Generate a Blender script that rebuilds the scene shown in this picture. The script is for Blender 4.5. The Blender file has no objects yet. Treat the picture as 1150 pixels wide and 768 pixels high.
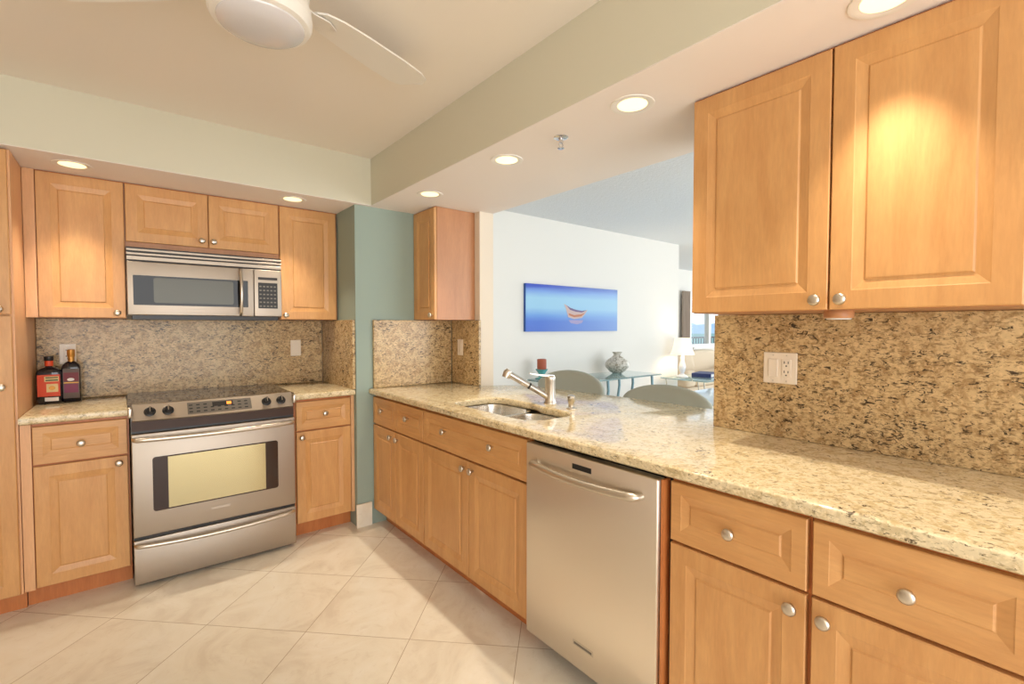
import bpy, bmesh, math, random
from mathutils import Vector, Matrix
random.seed(4)
S = bpy.context.scene
C = S.collection
PI = math.pi

# ------------------------------------------------------------------ camera
cd = bpy.data.cameras.new('camera'); cam = bpy.data.objects.new('camera', cd); C.objects.link(cam)
cd.sensor_width = 36.0; cd.lens = 532.1 / 1150 * 36.0; cd.clip_start = 0.02; cd.clip_end = 3000
cam.location = (0, 0, 1.323); cam.rotation_euler = (math.radians(90 - 1.84), 0, math.radians(-39.0))
S.camera = cam
S.view_settings.view_transform = 'Standard'; S.view_settings.look = 'None'
S.view_settings.gamma = 1.0; S.view_settings.use_curve_mapping = False
S.view_settings.exposure = 0.10

# ------------------------------------------------------------------ world: pale hazy daylight
W = bpy.data.worlds.new('world'); S.world = W; W.use_nodes = True
wn = W.node_tree; wn.nodes.clear()
wo = wn.nodes.new('ShaderNodeOutputWorld'); bg = wn.nodes.new('ShaderNodeBackground')
tc = wn.nodes.new('ShaderNodeTexCoord'); sp = wn.nodes.new('ShaderNodeSeparateXYZ'); rp = wn.nodes.new('ShaderNodeValToRGB')
wn.links.new(tc.outputs['Generated'], sp.inputs[0]); wn.links.new(sp.outputs['Z'], rp.inputs[0])
rp.color_ramp.elements[0].position = 0.0; rp.color_ramp.elements[0].color = (0.90, 0.96, 1.0, 1)
rp.color_ramp.elements[1].position = 0.5; rp.color_ramp.elements[1].color = (0.38, 0.58, 0.88, 1)
wn.links.new(rp.outputs[0], bg.inputs[0]); bg.inputs[1].default_value = 1.25
wn.links.new(bg.outputs[0], wo.inputs[0])

def area(name, loc, rot, sx, sy, power, col=(1, 1, 1)):
    l = bpy.data.lights.new(name, 'AREA'); l.shape = 'RECTANGLE'; l.size = sx; l.size_y = sy
    l.energy = power; l.color = col
    o = bpy.data.objects.new(name, l); C.objects.link(o); o.location = loc; o.rotation_euler = rot
    return o
# added fill lights standing in for daylight from assumed, unseen openings
area('kitchen_daylight_fill', (0.05, -2.40, 1.14), (PI / 2, 0, 0), 3.2, 2.2, 76, (1.0, 0.98, 0.96))
area('dining_daylight_fill', (4.6, -2.42, 1.25), (PI / 2, 0, 0), 4.2, 2.1, 108, (0.88, 0.94, 1.0))
area('living_daylight_fill', (11.3, 1.5, 1.3), (PI / 2, 0, PI / 2), 4.0, 2.0, 110, (0.88, 0.94, 1.0))
LAMP_W = 31.0          # one recessed downlight
LAMP_C = (1.0, 0.87, 0.70)

# ------------------------------------------------------------------ materials
def mat(name, col, rough=0.5, metal=0.0, **k):
    m = bpy.data.materials.new(name); m.use_nodes = True
    b = m.node_tree.nodes['Principled BSDF']
    b.inputs['Base Color'].default_value = (*col, 1); b.inputs['Roughness'].default_value = rough
    b.inputs['Metallic'].default_value = metal
    for a, v in k.items():
        b.inputs[a.replace('_', ' ')].default_value = v
    return m
def srgb(r, g, b):
    f = lambda c: (c / 255 / 12.92) if c / 255 <= 0.04045 else ((c / 255 + 0.055) / 1.055) ** 2.4
    return (f(r), f(g), f(b))
class NT:
    def __init__(s, m): s.t = m.node_tree; s.b = s.t.nodes['Principled BSDF']
    def n(s, typ, **k):
        x = s.t.nodes.new(typ)
        for a, v in k.items(): setattr(x, a, v)
        return x
    def l(s, a, b): s.t.links.new(a, b)
    def coord(s, scale=(1, 1, 1), rot=(0, 0, 0), which='Object', rnd=False):
        t = s.n('ShaderNodeTexCoord'); mp = s.n('ShaderNodeMapping')
        mp.inputs['Scale'].default_value = scale; mp.inputs['Rotation'].default_value = rot
        if rnd:
            oi = s.n('ShaderNodeObjectInfo'); mu = s.n('ShaderNodeMath', operation='MULTIPLY'); mu.inputs[1].default_value = 37.0
            s.l(oi.outputs['Random'], mu.inputs[0])
            ad = s.n('ShaderNodeVectorMath', operation='ADD'); s.l(t.outputs[which], ad.inputs[0]); s.l(mu.outputs[0], ad.inputs[1])
            s.l(ad.outputs[0], mp.inputs[0])
        else: s.l(t.outputs[which], mp.inputs[0])
        return mp.outputs[0]
    def noise(s, v, scale, detail=3, rough=0.5, dist=0.0):
        x = s.n('ShaderNodeTexNoise'); x.inputs['Scale'].default_value = scale; x.inputs['Detail'].default_value = detail
        x.inputs['Roughness'].default_value = rough; x.inputs['Distortion'].default_value = dist; s.l(v, x.inputs['Vector']); return x.outputs['Fac']
    def ramp(s, f, stops):
        x = s.n('ShaderNodeValToRGB'); e = x.color_ramp.elements
        while len(e) < len(stops): e.new(0.5)
        for i, (p, c) in enumerate(stops):
            e[i].position = p; e[i].color = (*c, 1) if len(c) == 3 else c
        s.l(f, x.inputs[0]); return x.outputs[0]
    def mix(s, f, a, b, mode='MIX'):
        x = s.n('ShaderNodeMix', data_type='RGBA', blend_type=mode)
        if isinstance(f, (int, float)): x.inputs[0].default_value = f
        else: s.l(f, x.inputs[0])
        for i, q in ((6, a), (7, b)):
            if isinstance(q, tuple): x.inputs[i].default_value = (*q, 1)
            else: s.l(q, x.inputs[i])
        return x.outputs[2]
    def bump(s, h, strength, dist=0.002):
        x = s.n('ShaderNodeBump'); x.inputs['Strength'].default_value = strength; x.inputs['Distance'].default_value = dist
        s.l(h, x.inputs['Height']); s.l(x.outputs[0], s.b.inputs['Normal'])

def wood(name, c1, c2, scale=(9, 9, 1.3), rough=0.42):
    m = mat(name, c1, rough); t = NT(m)
    v = t.coord(scale, rnd=True)
    n1 = t.noise(v, 1.4, 5, 0.55, 1.2)
    c = t.ramp(n1, [(0.26, c2), (0.68, c1)])
    v2 = t.coord(tuple(q * 5 for q in scale), rnd=True)
    n2 = t.noise(v2, 3.0, 3, 0.6, 0.3)
    c = t.mix(0.22, c, t.ramp(n2, [(0.3, tuple(q * 0.66 for q in c1)), (0.7, tuple(min(1, q * 1.12) for q in c1))]))
    v3 = t.coord((3, 3, 3), rnd=True)
    n3 = t.noise(v3, 2.0, 2)
    c = t.mix(t.ramp(n3, [(0.4, (0, 0, 0)), (0.75, (0.35,) * 3)]), c, c2)
    t.l(c, t.b.inputs['Base Color'])
    m.node_tree.nodes['Principled BSDF'].inputs['Coat Weight'].default_value = 0.12
    m.node_tree.nodes['Principled BSDF'].inputs['Coat Roughness'].default_value = 0.2
    return m
def granite(name, base, tan, dark, amt, rough):
    m = mat(name, base, rough); t = NT(m)
    v = t.coord((1, 1, 1), rot=(0.5, 0.7, 0.6)); vs = t.coord((1.0, 1.0, 2.1), rot=(0.5, 0.7, 0.6))
    c = t.ramp(t.noise(v, 26, 5, 0.6, 1.0), [(0.38, tan), (0.56, base)])
    c = t.mix(t.ramp(t.noise(v, 95, 3, 0.6), [(0.50, (0, 0, 0)), (0.66, (0.75,) * 3)]), c, tuple(min(1, q * 1.18) for q in base))
    c = t.mix(t.ramp(t.noise(vs, 62, 4, 0.65, 0.6), [(0.54 - amt * .5, (0, 0, 0)), (0.64 - amt * .5, (0.8,) * 3)]), c, tuple(q * 0.55 for q in tan))
    big = t.noise(v, 5.5, 3, 0.5, 0.5)
    dk = t.noise(vs, 40, 5, 0.68, 1.1)
    ad = t.n('ShaderNodeMath', operation='MULTIPLY_ADD'); ad.inputs[1].default_value = 0.24
    t.l(big, ad.inputs[0]); t.l(dk, ad.inputs[2])
    c = t.mix(t.ramp(ad.outputs[0], [(0.735 - amt, (0, 0, 0)), (0.785 - amt, (0.95,) * 3)]), c, dark)
    t.l(c, t.b.inputs['Base Color'])
    return m
M = {}
M['maple'] = wood('maple_wood', srgb(217, 165, 106), srgb(197, 141, 84))
M['maple_h'] = wood('maple_wood_horizontal', srgb(217, 165, 106), srgb(197, 141, 84), scale=(1.3, 9, 9))
M['maple_side'] = wood('maple_side_panel', srgb(196, 140, 96), srgb(178, 122, 82))
M['maple_pale'] = wood('maple_pale_panel', srgb(232, 182, 134), srgb(220, 166, 118))
M['edge'] = wood('cherry_edge', srgb(206, 130, 72), srgb(184, 104, 52))
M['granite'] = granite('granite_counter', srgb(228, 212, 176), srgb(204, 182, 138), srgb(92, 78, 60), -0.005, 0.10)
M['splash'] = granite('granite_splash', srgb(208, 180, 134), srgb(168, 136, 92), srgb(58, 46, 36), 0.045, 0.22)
M['splash'].node_tree.nodes['Principled BSDF'].inputs['Specular IOR Level'].default_value = 0.35
M['steel'] = mat('brushed_steel', srgb(178, 167, 154), 0.46, 1.0)
t = NT(M['steel']); v = t.coord((2, 2, 160)); t.bump(t.noise(v, 4, 2), 0.06, 0.001)
M['steel_v'] = mat('brushed_steel_vertical', srgb(196, 187, 174), 0.40, 1.0)
M['steel_dw'] = mat('dishwasher_steel', srgb(228, 219, 206), 0.34, 1.0, Anisotropic=0.85)
t = NT(M['steel_dw']); tg = t.n('ShaderNodeTangent', direction_type='RADIAL', axis='Z'); t.l(tg.outputs[0], t.b.inputs['Tangent'])
t = NT(M['steel_v']); v = t.coord((90, 90, 1.5)); t.bump(t.noise(v, 4, 2), 0.06, 0.001)
M['sinksteel'] = mat('sink_steel', srgb(222, 216, 206), 0.24, 1.0)
M['nickel'] = mat('satin_nickel', srgb(208, 200, 188), 0.30, 1.0)
M['chrome'] = mat('chrome', srgb(225, 225, 228), 0.08, 1.0)
M['black'] = mat('black_plastic', (0.012, 0.012, 0.013), 0.35)
M['blackglass'] = mat('black_glass', (0.010, 0.009, 0.008), 0.05, 0.0, Specular_IOR_Level=0.3)
M['cooktop'] = mat('ceramic_cooktop', (0.012, 0.008, 0.005), 0.03, 0.0, Specular_IOR_Level=0.6, IOR=1.9, Specular_Tint=(1.0, 0.86, 0.68, 1))
M['ovenbrown'] = mat('oven_glass_border', srgb(52, 30, 16), 0.10, 0.0, IOR=1.45)
M['ovenreflect'] = mat('oven_reflection_tint', srgb(178, 164, 124), 0.14, 0.9)  # yellowish reflection in the oven glass put into this metallic tint
M['mwview'] = mat('microwave_window', srgb(78, 76, 68), 0.14, 0.35, Specular_IOR_Level=0.3)
M['darkband'] = mat('dark_brown_band', srgb(66, 44, 32), 0.35, 0.0, Specular_IOR_Level=0.25)  # dark brown band under the control panel
M['graphite'] = mat('graphite_panel', srgb(112, 106, 98), 0.35, 0.3)
M['white'] = mat('white_paint_trim', srgb(238, 234, 226), 0.4)
M['plate'] = mat('white_plastic', srgb(240, 228, 210), 0.35)
M['ceiling'] = mat('ceiling_paint', srgb(238, 230, 218), 0.9)
M['soffit'] = mat('soffit_paint', srgb(214, 210, 190), 0.85)
M['beam'] = mat('beam_underside_paint', srgb(240, 232, 226), 0.85)
M['sage'] = mat('sage_wall_paint', srgb(152, 168, 157), 0.7)
M['wallw'] = mat('white_wall_paint', srgb(238, 234, 226), 0.85)
M['wallc'] = mat('cream_wall_paint', srgb(230, 216, 196), 0.85)
M['dceil'] = mat('textured_ceiling', srgb(226, 228, 230), 0.95)
t = NT(M['dceil']); t.bump(t.noise(t.coord(), 45, 4, 0.7), 0.5, 0.01)
# floor: 0.463 m tiles on the diagonal
M['tile'] = mat('porcelain_tile', srgb(226, 210, 182), 0.22)
t = NT(M['tile']); tcn = t.n('ShaderNodeTexCoord'); sx = t.n('ShaderNodeSeparateXYZ'); t.l(tcn.outputs['Object'], sx.inputs[0])
def math_(op, a, b=None, c=None):
    x = t.n('ShaderNodeMath', operation=op)
    for i, q in enumerate((a, b, c)):
        if q is None: continue
        if isinstance(q, (int, float)): x.inputs[i].default_value = q
        else: t.l(q, x.inputs[i])
    return x.outputs[0]
D = 0.655
def gl(u, off):
    w = math_('MULTIPLY', math_('SUBTRACT', u, off), 1 / D)
    return w, math_('ABSOLUTE', math_('SUBTRACT', math_('FRACT', w), 0.5))
a_, ga = gl(math_('ADD', sx.outputs['X'], sx.outputs['Y']), 2.70)
b_, gb = gl(math_('SUBTRACT', sx.outputs['X'], sx.outputs['Y']), -0.247)
grout = math_('GREATER_THAN', math_('MAXIMUM', ga, gb), 0.5 - 0.0032)
cb = t.n('ShaderNodeCombineXYZ'); t.l(math_('FLOOR', a_), cb.inputs[0]); t.l(math_('FLOOR', b_), cb.inputs[1])
wnz = t.n('ShaderNodeTexWhiteNoise', noise_dimensions='3D'); t.l(cb.outputs[0], wnz.inputs['Vector'])
off = t.n('ShaderNodeVectorMath', operation='MULTIPLY_ADD'); off.inputs[1].default_value = (9, 9, 9)
t.l(wnz.outputs['Color'], off.inputs[0]); t.l(tcn.outputs['Object'], off.inputs[2])
c = t.ramp(t.noise(off.outputs[0], 3.5, 6, 0.6, 1.5), [(0.32, srgb(226, 214, 194)), (0.5, srgb(238, 229, 210)), (0.72, srgb(244, 237, 222))])
c = t.mix(t.ramp(t.noise(off.outputs[0], 9, 6, 0.7, 2.5), [(0.56, (0, 0, 0)), (0.75, (0.4,) * 3)]), c, srgb(208, 190, 164))
c = t.mix(grout, c, srgb(186, 166, 138)); t.l(c, t.b.inputs['Base Color'])
M['fabric'] = mat('grey_green_upholstery', srgb(180, 182, 170), 0.8)
t = NT(M['fabric']); t.bump(t.noise(t.coord(), 260, 2), 0.3, 0.002)
M['sofa'] = mat('beige_sofa_fabric', srgb(226, 206, 178), 0.9)
def glassy(name, tint, alpha, rough=0.03):
    m = mat(name, tint, rough); b = m.node_tree.nodes['Principled BSDF']
    b.inputs['Transmission Weight'].default_value = alpha; b.inputs['IOR'].default_value = 1.45
    return m
M['glass'] = glassy('pale_glass', srgb(206, 228, 230), 0.92)
M['pane'] = mat('window_glass', (0.8, 0.9, 0.95), 0.02, 0, Alpha=0.12)
M['glassedge'] = glassy('green_glass_top', srgb(190, 222, 224), 0.7)
M['frost'] = mat('frosted_glass_lens', srgb(214, 212, 214), 0.25, 0, Coat_Weight=0.5)
M['crystal'] = mat('white_glass_lamp_base', srgb(236, 236, 240), 0.12)
M['tealmetal'] = mat('blue_grey_metal', srgb(128, 158, 168), 0.4, 0.3)
M['teal'] = mat('turquoise_glaze', srgb(104, 176, 176), 0.25)
M['rust'] = mat('rust_candle_wax', srgb(176, 92, 66), 0.6)
M['bottle'] = mat('dark_bottle_glass', (0.010, 0.009, 0.014), 0.07, 0, Coat_Weight=0.4)
M['orange'] = mat('orange_label', srgb(214, 72, 30), 0.45)
M['labgreen'] = mat('label_green', srgb(64, 84, 50), 0.5)
M['labcream'] = mat('label_cream', srgb(222, 196, 138), 0.5)
M['maroon'] = mat('maroon_label', srgb(116, 26, 36), 0.45)
M['purple'] = mat('purple_label', srgb(122, 36, 74), 0.45)
M['gold'] = mat('gold_cap', srgb(198, 140, 62), 0.35, 0.5)
M['labgrey'] = mat('label_grey', srgb(96, 80, 72), 0.5)
M['blue_book'] = mat('navy_book_cover', srgb(40, 52, 104), 0.5)
M['paper'] = mat('white_paper', srgb(236, 234, 228), 0.7)
M['shade'] = mat('lamp_shade', srgb(250, 240, 226), 0.8, 0, Emission_Color=(1, 0.86, 0.66, 1), Emission_Strength=0.55)
def emis(name, col, st):
    m = mat(name, col, 0.5); b = m.node_tree.nodes['Principled BSDF']
    b.inputs['Emission Color'].default_value = (*col, 1); b.inputs['Emission Strength'].default_value = st; return m
M['bulb'] = emis('lit_bulb', (1.0, 0.86, 0.50), 1.25)
M['led'] = emis('orange_led', (1.0, 0.25, 0.03), 1.5)
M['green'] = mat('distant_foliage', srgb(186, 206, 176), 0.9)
M['hill'] = mat('hazy_distant_hills', srgb(224, 234, 236), 0.95)  # atmospheric haze put into the pale hill colour

# ------------------------------------------------------------------ mesh helpers
class MB:
    def __init__(s): s.bm = bmesh.new()
    def box(s, x0, x1, y0, y1, z0, z1, bev=0.0, seg=2):
        if bev > 0:
            b2 = bmesh.new(); bmesh.ops.create_cube(b2, size=1.0)
            for v in b2.verts: v.co = ((x0 + x1) / 2 + v.co.x * (x1 - x0), (y0 + y1) / 2 + v.co.y * (y1 - y0), (z0 + z1) / 2 + v.co.z * (z1 - z0))
            bmesh.ops.bevel(b2, geom=b2.edges[:], offset=bev, segments=seg, profile=0.5, affect='EDGES')
            s.merge(b2)
        else:
            r = bmesh.ops.create_cube(s.bm, size=1.0)
            for v in r['verts']: v.co = ((x0 + x1) / 2 + v.co.x * (x1 - x0), (y0 + y1) / 2 + v.co.y * (y1 - y0), (z0 + z1) / 2 + v.co.z * (z1 - z0))
        return s
    def merge(s, b2, mx=None):
        if mx is not None: bmesh.ops.transform(b2, matrix=mx, verts=b2.verts)
        me = bpy.data.meshes.new('t'); b2.to_mesh(me); b2.free(); s.bm.from_mesh(me); bpy.data.meshes.remove(me); return s
    def grid(s, rings, closed=True, cap=True):
        V = [[s.bm.verts.new(p) for p in r] for r in rings]
        n = len(V[0])
        for a, b in zip(V, V[1:]):
            for i in range(n if closed else n - 1):
                j = (i + 1) % n
                s.bm.faces.new((a[i], a[j], b[j], b[i]))
        if cap and closed:
            s.bm.faces.new(V[0][::-1]); s.bm.faces.new(V[-1])
        return s
    def lathe(s, prof, c=(0, 0, 0), axis='Z', n=32, sx=1, sy=1):
        rings = []
        for r, h in prof:
            ring = []
            for i in range(n):
                a = 2 * PI * i / n; p = (r * math.cos(a) * sx, r * math.sin(a) * sy, h)
                if axis == '-Y': p = (p[0], -p[2], p[1])
                ring.append((c[0] + p[0], c[1] + p[1], c[2] + p[2]))
            rings.append(ring)
        return s.grid(rings)
    def tube(s, pts, r, n=12):
        pts = [Vector(p) for p in pts]; rr = r if isinstance(r, (list, tuple)) else [r] * len(pts)
        rings = []; up = None
        for i, p in enumerate(pts):
            d = (pts[min(i + 1, len(pts) - 1)] - pts[max(i - 1, 0)]).normalized()
            if up is None: up = d.orthogonal().normalized()
            up = (up - d * up.dot(d)).normalized(); sd = d.cross(up)
            rings.append([p + (up * math.cos(2 * PI * k / n) + sd * math.sin(2 * PI * k / n)) * rr[i] for k in range(n)])
        return s.grid(rings)
    def prism(s, pts, mx, depth):
        """polygon in local xy, extruded along local z by depth, placed by mx"""
        b2 = bmesh.new(); v = [b2.verts.new((x, y, 0)) for x, y in pts]; f = b2.faces.new(v)
        r = bmesh.ops.extrude_face_region(b2, geom=[f]); bmesh.ops.translate(b2, vec=(0, 0, depth), verts=[q for q in r['geom'] if isinstance(q, bmesh.types.BMVert)])
        return s.merge(b2, mx)
    def build(s, name, m, parent=None, smooth=False, shift=None, angle=None):
        bmesh.ops.recalc_face_normals(s.bm, faces=s.bm.faces)
        if shift is not None: bmesh.ops.translate(s.bm, vec=-Vector(shift), verts=s.bm.verts)
        me = bpy.data.meshes.new(name); s.bm.to_mesh(me); s.bm.free()
        me.materials.append(m)
        if smooth:
            for p in me.polygons: p.use_smooth = True
            me.set_sharp_from_angle(angle=math.radians(angle or 40))
        o = bpy.data.objects.new(name, me); C.objects.link(o)
        if parent is not None: o.parent = parent
        elif shift is not None: o.location = shift
        return o
def tag(o, label, cat, group=None):
    o['label'] = label; o['category'] = cat
    if group: o['group'] = group
    return o
def struct(o): o['kind'] = 'structure'; return o
def thing(name, label, cat, loc=(0, 0, 0), rz=0.0, group=None):
    o = bpy.data.objects.new(name, None); C.objects.link(o); o.location = loc; o.rotation_euler = (0, 0, rz); o.empty_display_size = 0.1
    return tag(o, label, cat, group)
def dup(root, loc=None, rz=None, label=None, group=None):
    def cp(o, par):
        c = o.copy(); C.objects.link(c)
        if par is not None: c.parent = par
        for ch in [q for q in allobs if q.parent == o]: cp(ch, c)
        return c
    allobs = list(C.objects)
    r = cp(root, None)
    if loc is not None: r.location = loc
    if rz is not None: r.rotation_euler = (0, 0, rz)
    if label: r['label'] = label
    if group: r['group'] = group
    return r
def rrect(x0, x1, y0, y1, r, n=6):
    P = []
    for cx, cy, a0 in ((x1 - r, y1 - r, 0), (x0 + r, y1 - r, 90), (x0 + r, y0 + r, 180), (x1 - r, y0 + r, 270)):
        for i in range(n + 1):
            a = math.radians(a0 + 90 * i / n); P.append((cx + r * math.cos(a), cy + r * math.sin(a)))
    return P
def slab(name, m, outlines, z0, z1, bev, loc=(0, 0, 0), parent=None):
    """flat stone slab with rounded edges; first outline is the rim, the rest are holes"""
    cu = bpy.data.curves.new('c', 'CURVE'); cu.dimensions = '2D'; cu.fill_mode = 'BOTH'
    for pts in outlines:
        sp_ = cu.splines.new('POLY'); sp_.points.add(len(pts) - 1); sp_.use_cyclic_u = True
        for p, q in zip(sp_.points, pts): p.co = (q[0], q[1], 0, 1)
    cu.extrude = (z1 - z0) / 2 - bev; cu.bevel_depth = bev; cu.bevel_resolution = 3; cu.offset = -bev
    co = bpy.data.objects.new('c', cu); C.objects.link(co)
    bpy.context.view_layer.update()
    me = bpy.data.meshes.new_from_object(co.evaluated_get(bpy.context.evaluated_depsgraph_get()))
    bpy.data.objects.remove(co); bpy.data.curves.remove(cu)
    me.transform(Matrix.Translation(Vector((0, 0, (z0 + z1) / 2)) - Vector(loc)))
    bmx = bmesh.new(); bmx.from_mesh(me); bmesh.ops.remove_doubles(bmx, verts=bmx.verts, dist=1e-5); bmesh.ops.recalc_face_normals(bmx, faces=bmx.faces); bmx.to_mesh(me); bmx.free()
    me.materials.clear(); me.materials.append(m); me.name = name
    for p in me.polygons: p.use_smooth = True
    me.set_sharp_from_angle(angle=math.radians(50))
    o = bpy.data.objects.new(name, me); C.objects.link(o); o.location = loc
    if parent is not None: o.parent = parent
    return o

# ------------------------------------------------------------------ the room
ZS = 2.115; ZC = 2.412; YW = 3.68
struct(MB().box(-1.9, 14, -2.6, 8.2, -0.06, 0).build('floor', M['tile']))
struct(MB().box(-1.9, 2.0, -2.5, YW, ZC, ZC + 0.08).build('ceiling', M['ceiling']))
struct(MB().box(2.0, 11.6, -2.5, 8.1, ZC, ZC + 0.08).build('ceiling', M['dceil']))
struct(MB().box(-1.9, 1.15, YW, YW + 0.12, 0, ZC).build('wall_north', M['wallc']))
# chase beside the small wall cabinet: sage green paint
struct(MB().box(1.15, 1.885, 3.035, YW + 0.12, 0, ZS).build('wall_chase', M['sage']))
struct(MB().box(1.885, 2.0, 2.68, YW + 0.12, 0, ZS).build('wall_stub', M['wallc']))
struct(MB().box(2.0, 5.72, 3.53, 3.65, 0, ZC).build('wall_dining', M['wallw']))
struct(MB().box(1.89, 2.0, -2.5, 0.985, 0, ZS).build('wall_east', M['wallc']))
struct(MB().box(1.89, 2.0, 0.985, 2.68, 0, 0.874).build('wall_peninsula', M['wallw']))
struct(MB().box(-1.9, -1.78, -2.5, YW, 0, ZC).build('wall_west', M['wallc']))
# wall behind the camera, unseen, its wide opening added for the fill light
b = MB().box(-1.78, -1.55, -2.5, -2.42, 0, ZC).box(1.65, 1.89, -2.5, -2.42, 0, ZS).box(-1.55, 1.247, -2.5, -2.42, 2.25, ZC)
struct(b.build('wall_south', M['wallc']))
# soffit over the range wall and dropped beam over the peninsula
struct(MB().box(-1.78, 1.247, 3.0, YW, ZS, ZC).build('trim_1', M['soffit']))
struct(MB().box(1.247, 2.0, -2.42, YW, ZS, ZC).build('trim_2', M['soffit']))
struct(MB().box(1.249, 1.998, -2.42, 2.998, ZS - 0.003, ZS).build('trim_3', M['beam']))
struct(MB().box(-1.78, 1.249, 3.002, YW, ZS - 0.003, ZS).box(1.249, 1.998, 2.998, 3.035, ZS - 0.003, ZS).build('trim_4', M['beam']))
# tile baseboard round the sage chase
struct(MB().box(1.14, 1.245, 3.02, 3.035, 0, 0.155, 0.003).build('baseboard_chase', M['tile']))
# living room shell far right
struct(MB().box(2.0, 8.30, 8.0, 8.1, 0, ZC).build('wall_living_back', M['wallw']))
b = MB().box(5.72, 8.42, 5.0, 5.1, 0, ZC).box(8.42, 11.3, 5.0, 5.1, 0, 0.92).box(8.42, 11.3, 5.0, 5.1, 2.0, ZC)
struct(b.build('wall_living', M['wallw']))
w = struct(MB().box(8.42, 8.50, 4.96, 5.08, 0.92, 2.0).box(8.50, 11.3, 4.96, 5.08, 0.92, 0.98).box(8.50, 11.3, 4.96, 5.08, 1.94, 2.0).box(9.18, 9.26, 4.97, 5.07, 0.98, 1.94).build('window_1', M['white']))
MB().box(8.50, 9.18, 5.02, 5.03, 0.98, 1.94).build('window_pane', M['pane'], w)
MB().box(8.50, 11.3, 4.9, 5.09, 0.895, 0.92).build('window_sill', M['white'], w)
struct(MB().box(5.62, 5.72, 3.65, 5.1, 0, ZC).build('wall_living_return', M['wallc']))

# ------------------------------------------------------------------ cabinets
def front_panel(w, h, f=0.052, th=0.019, raised=0.030):
    """raised-panel door: x 0..w, z 0..h, face at y=0, back at y=th"""
    mb = MB()
    loops = [(0.0, th), (0.0, 0.0025), (0.0025, 0.0), (f, 0.0), (f + 0.0025, 0.0012), (f + raised, 0.0068), (f + raised + 0.002, 0.0068), (f + raised + 0.006, 0.0032), (f + raised + 0.010, 0.0030)]
    rings = [[(i, y, i), (w - i, y, i), (w - i, y, h - i), (i, y, h - i)] for i, y in loops]
    return mb.grid(rings)
def knob_mb():
    return MB().lathe([(0.0055, 0), (0.0055, 0.010), (0.008, 0.013), (0.0155, 0.016), (0.0165, 0.020), (0.0155, 0.0245), (0.011, 0.0275), (0.004, 0.029)], axis='-Y', n=24)
def door(parent, name, x0, x1, z0, z1, knobs=(), horizontal=False, f=None):
    f = f or (0.034 if horizontal else 0.052)
    d = front_panel(x1 - x0, z1 - z0, f, raised=0.024 if horizontal else 0.026).build(name, M['maple_h' if horizontal else 'maple'], parent)
    d.location = (x0, 0, z0)
    for kx, kz in knobs:
        k = knob_mb().build('knob', M['nickel'], d, smooth=True, angle=60); k.location = (kx - x0, -0.0005, kz - z0)
    return d
R90 = -PI / 2
DY = 3.071       # door plane on the range wall
DX = 1.259       # door plane on the peninsula
UY = 3.353       # upper door plane, range wall
UX = 1.552       # upper door plane, right wall

def base_cab(label, loc, rz, w, depth, cols, drawers, toe=True, filler=None, end_panel=None):
    t = thing('base_cabinet', label, 'cabinet', loc, rz)
    b = MB().box(0.0, w, 0.020, depth, 0.10, 0.872)
    b.build('carcass', M['edge'], t)
    if filler:
        for a, c_ in filler: MB().box(a, c_, 0.004, 0.020, 0.10, 0.872).build('filler_strip', M['maple_pale'], t)
    if toe: MB().box(0.0, w, 0.090, 0.110, 0, 0.10).build('toe_kick', M['edge'], t)
    for x0, x1, kn in drawers: door(t, 'drawer_front', x0, x1, 0.683, 0.860, kn, True)
    for x0, x1, kn in cols: door(t, 'door', x0, x1, 0.106, 0.674, kn)
    return t
# range wall, left and right of the range
base_cab('honey maple base cabinet between tall pantry and range, one drawer over one door', (-0.394, DY, 0), 0, 0.387, 0.60,
         [(0.040, 0.379, [(0.345, 0.643)])], [(0.040, 0.379, [(0.207, 0.765)])], filler=[(0, 0.036)])
base_cab('narrow maple base cabinet right of the range against the sage wall', (0.778, DY, 0), 0, 0.370, 0.60,
         [(0.010, 0.345, [(0.040, 0.640)])], [(0.010, 0.345, [(0.180, 0.777)])], filler=[(0.349, 0.370)])
# peninsula: local x runs toward the camera
base_cab('maple base cabinet at far end of peninsula with two small drawers', (DX, 3.030, 0), R90, 0.692, 0.60,
         [(0.004, 0.337, [(0.250 + 0.035, 0.636)]), (0.342, 0.689, [(0.375, 0.636)])],
         [(0.004, 0.337, [(0.160, 0.785)]), (0.342, 0.689, [(0.505, 0.785)])])
base_cab('wide maple sink base cabinet with two-knob false drawer front left of dishwasher', (DX, 2.336, 0), R90, 0.884, 0.08,
         [(0.003, 0.444, [(0.414, 0.637)]), (0.448, 0.880, [(0.484, 0.637)])],
         [(0.003, 0.880, [(0.230, 0.783), (0.640, 0.783)])])
base_cab('maple base cabinet directly right of the dishwasher', (DX, 0.799, 0), R90, 0.378, 0.60,
         [(0.003, 0.372, [(0.342, 0.634)])], [(0.003, 0.372, [(0.188, 0.765)])])
base_cab('maple base cabinet at right edge of photo, second from the dishwasher', (DX, 0.419, 0), R90, 0.378, 0.60,
         [(0.004, 0.372, [(0.034, 0.634)])], [(0.004, 0.372, [(0.184, 0.765)])])
# tall pantry at the left edge
t = thing('tall_cabinet', 'tall maple pantry cabinet at left edge reaching the soffit', 'cabinet', (-0.862, 3.045, 0))
MB().box(0, 0.450, 0.020, 0.625, 0.10, 2.110).build('carcass', M['maple'], t)
MB().box(0.450, 0.466, 0.0195, 0.625, 0.10, 2.110).build('side_panel', M['maple_pale'], t)
MB().box(0, 0.466, 0.100, 0.115, 0, 0.10).build('toe_kick', M['edge'], t)
door(t, 'door', 0.004, 0.458, 0.106, 1.372, [(0.420, 1.055)])
door(t, 'door', 0.004, 0.458, 1.378, 2.105, [(0.420, 1.400)])

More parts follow.
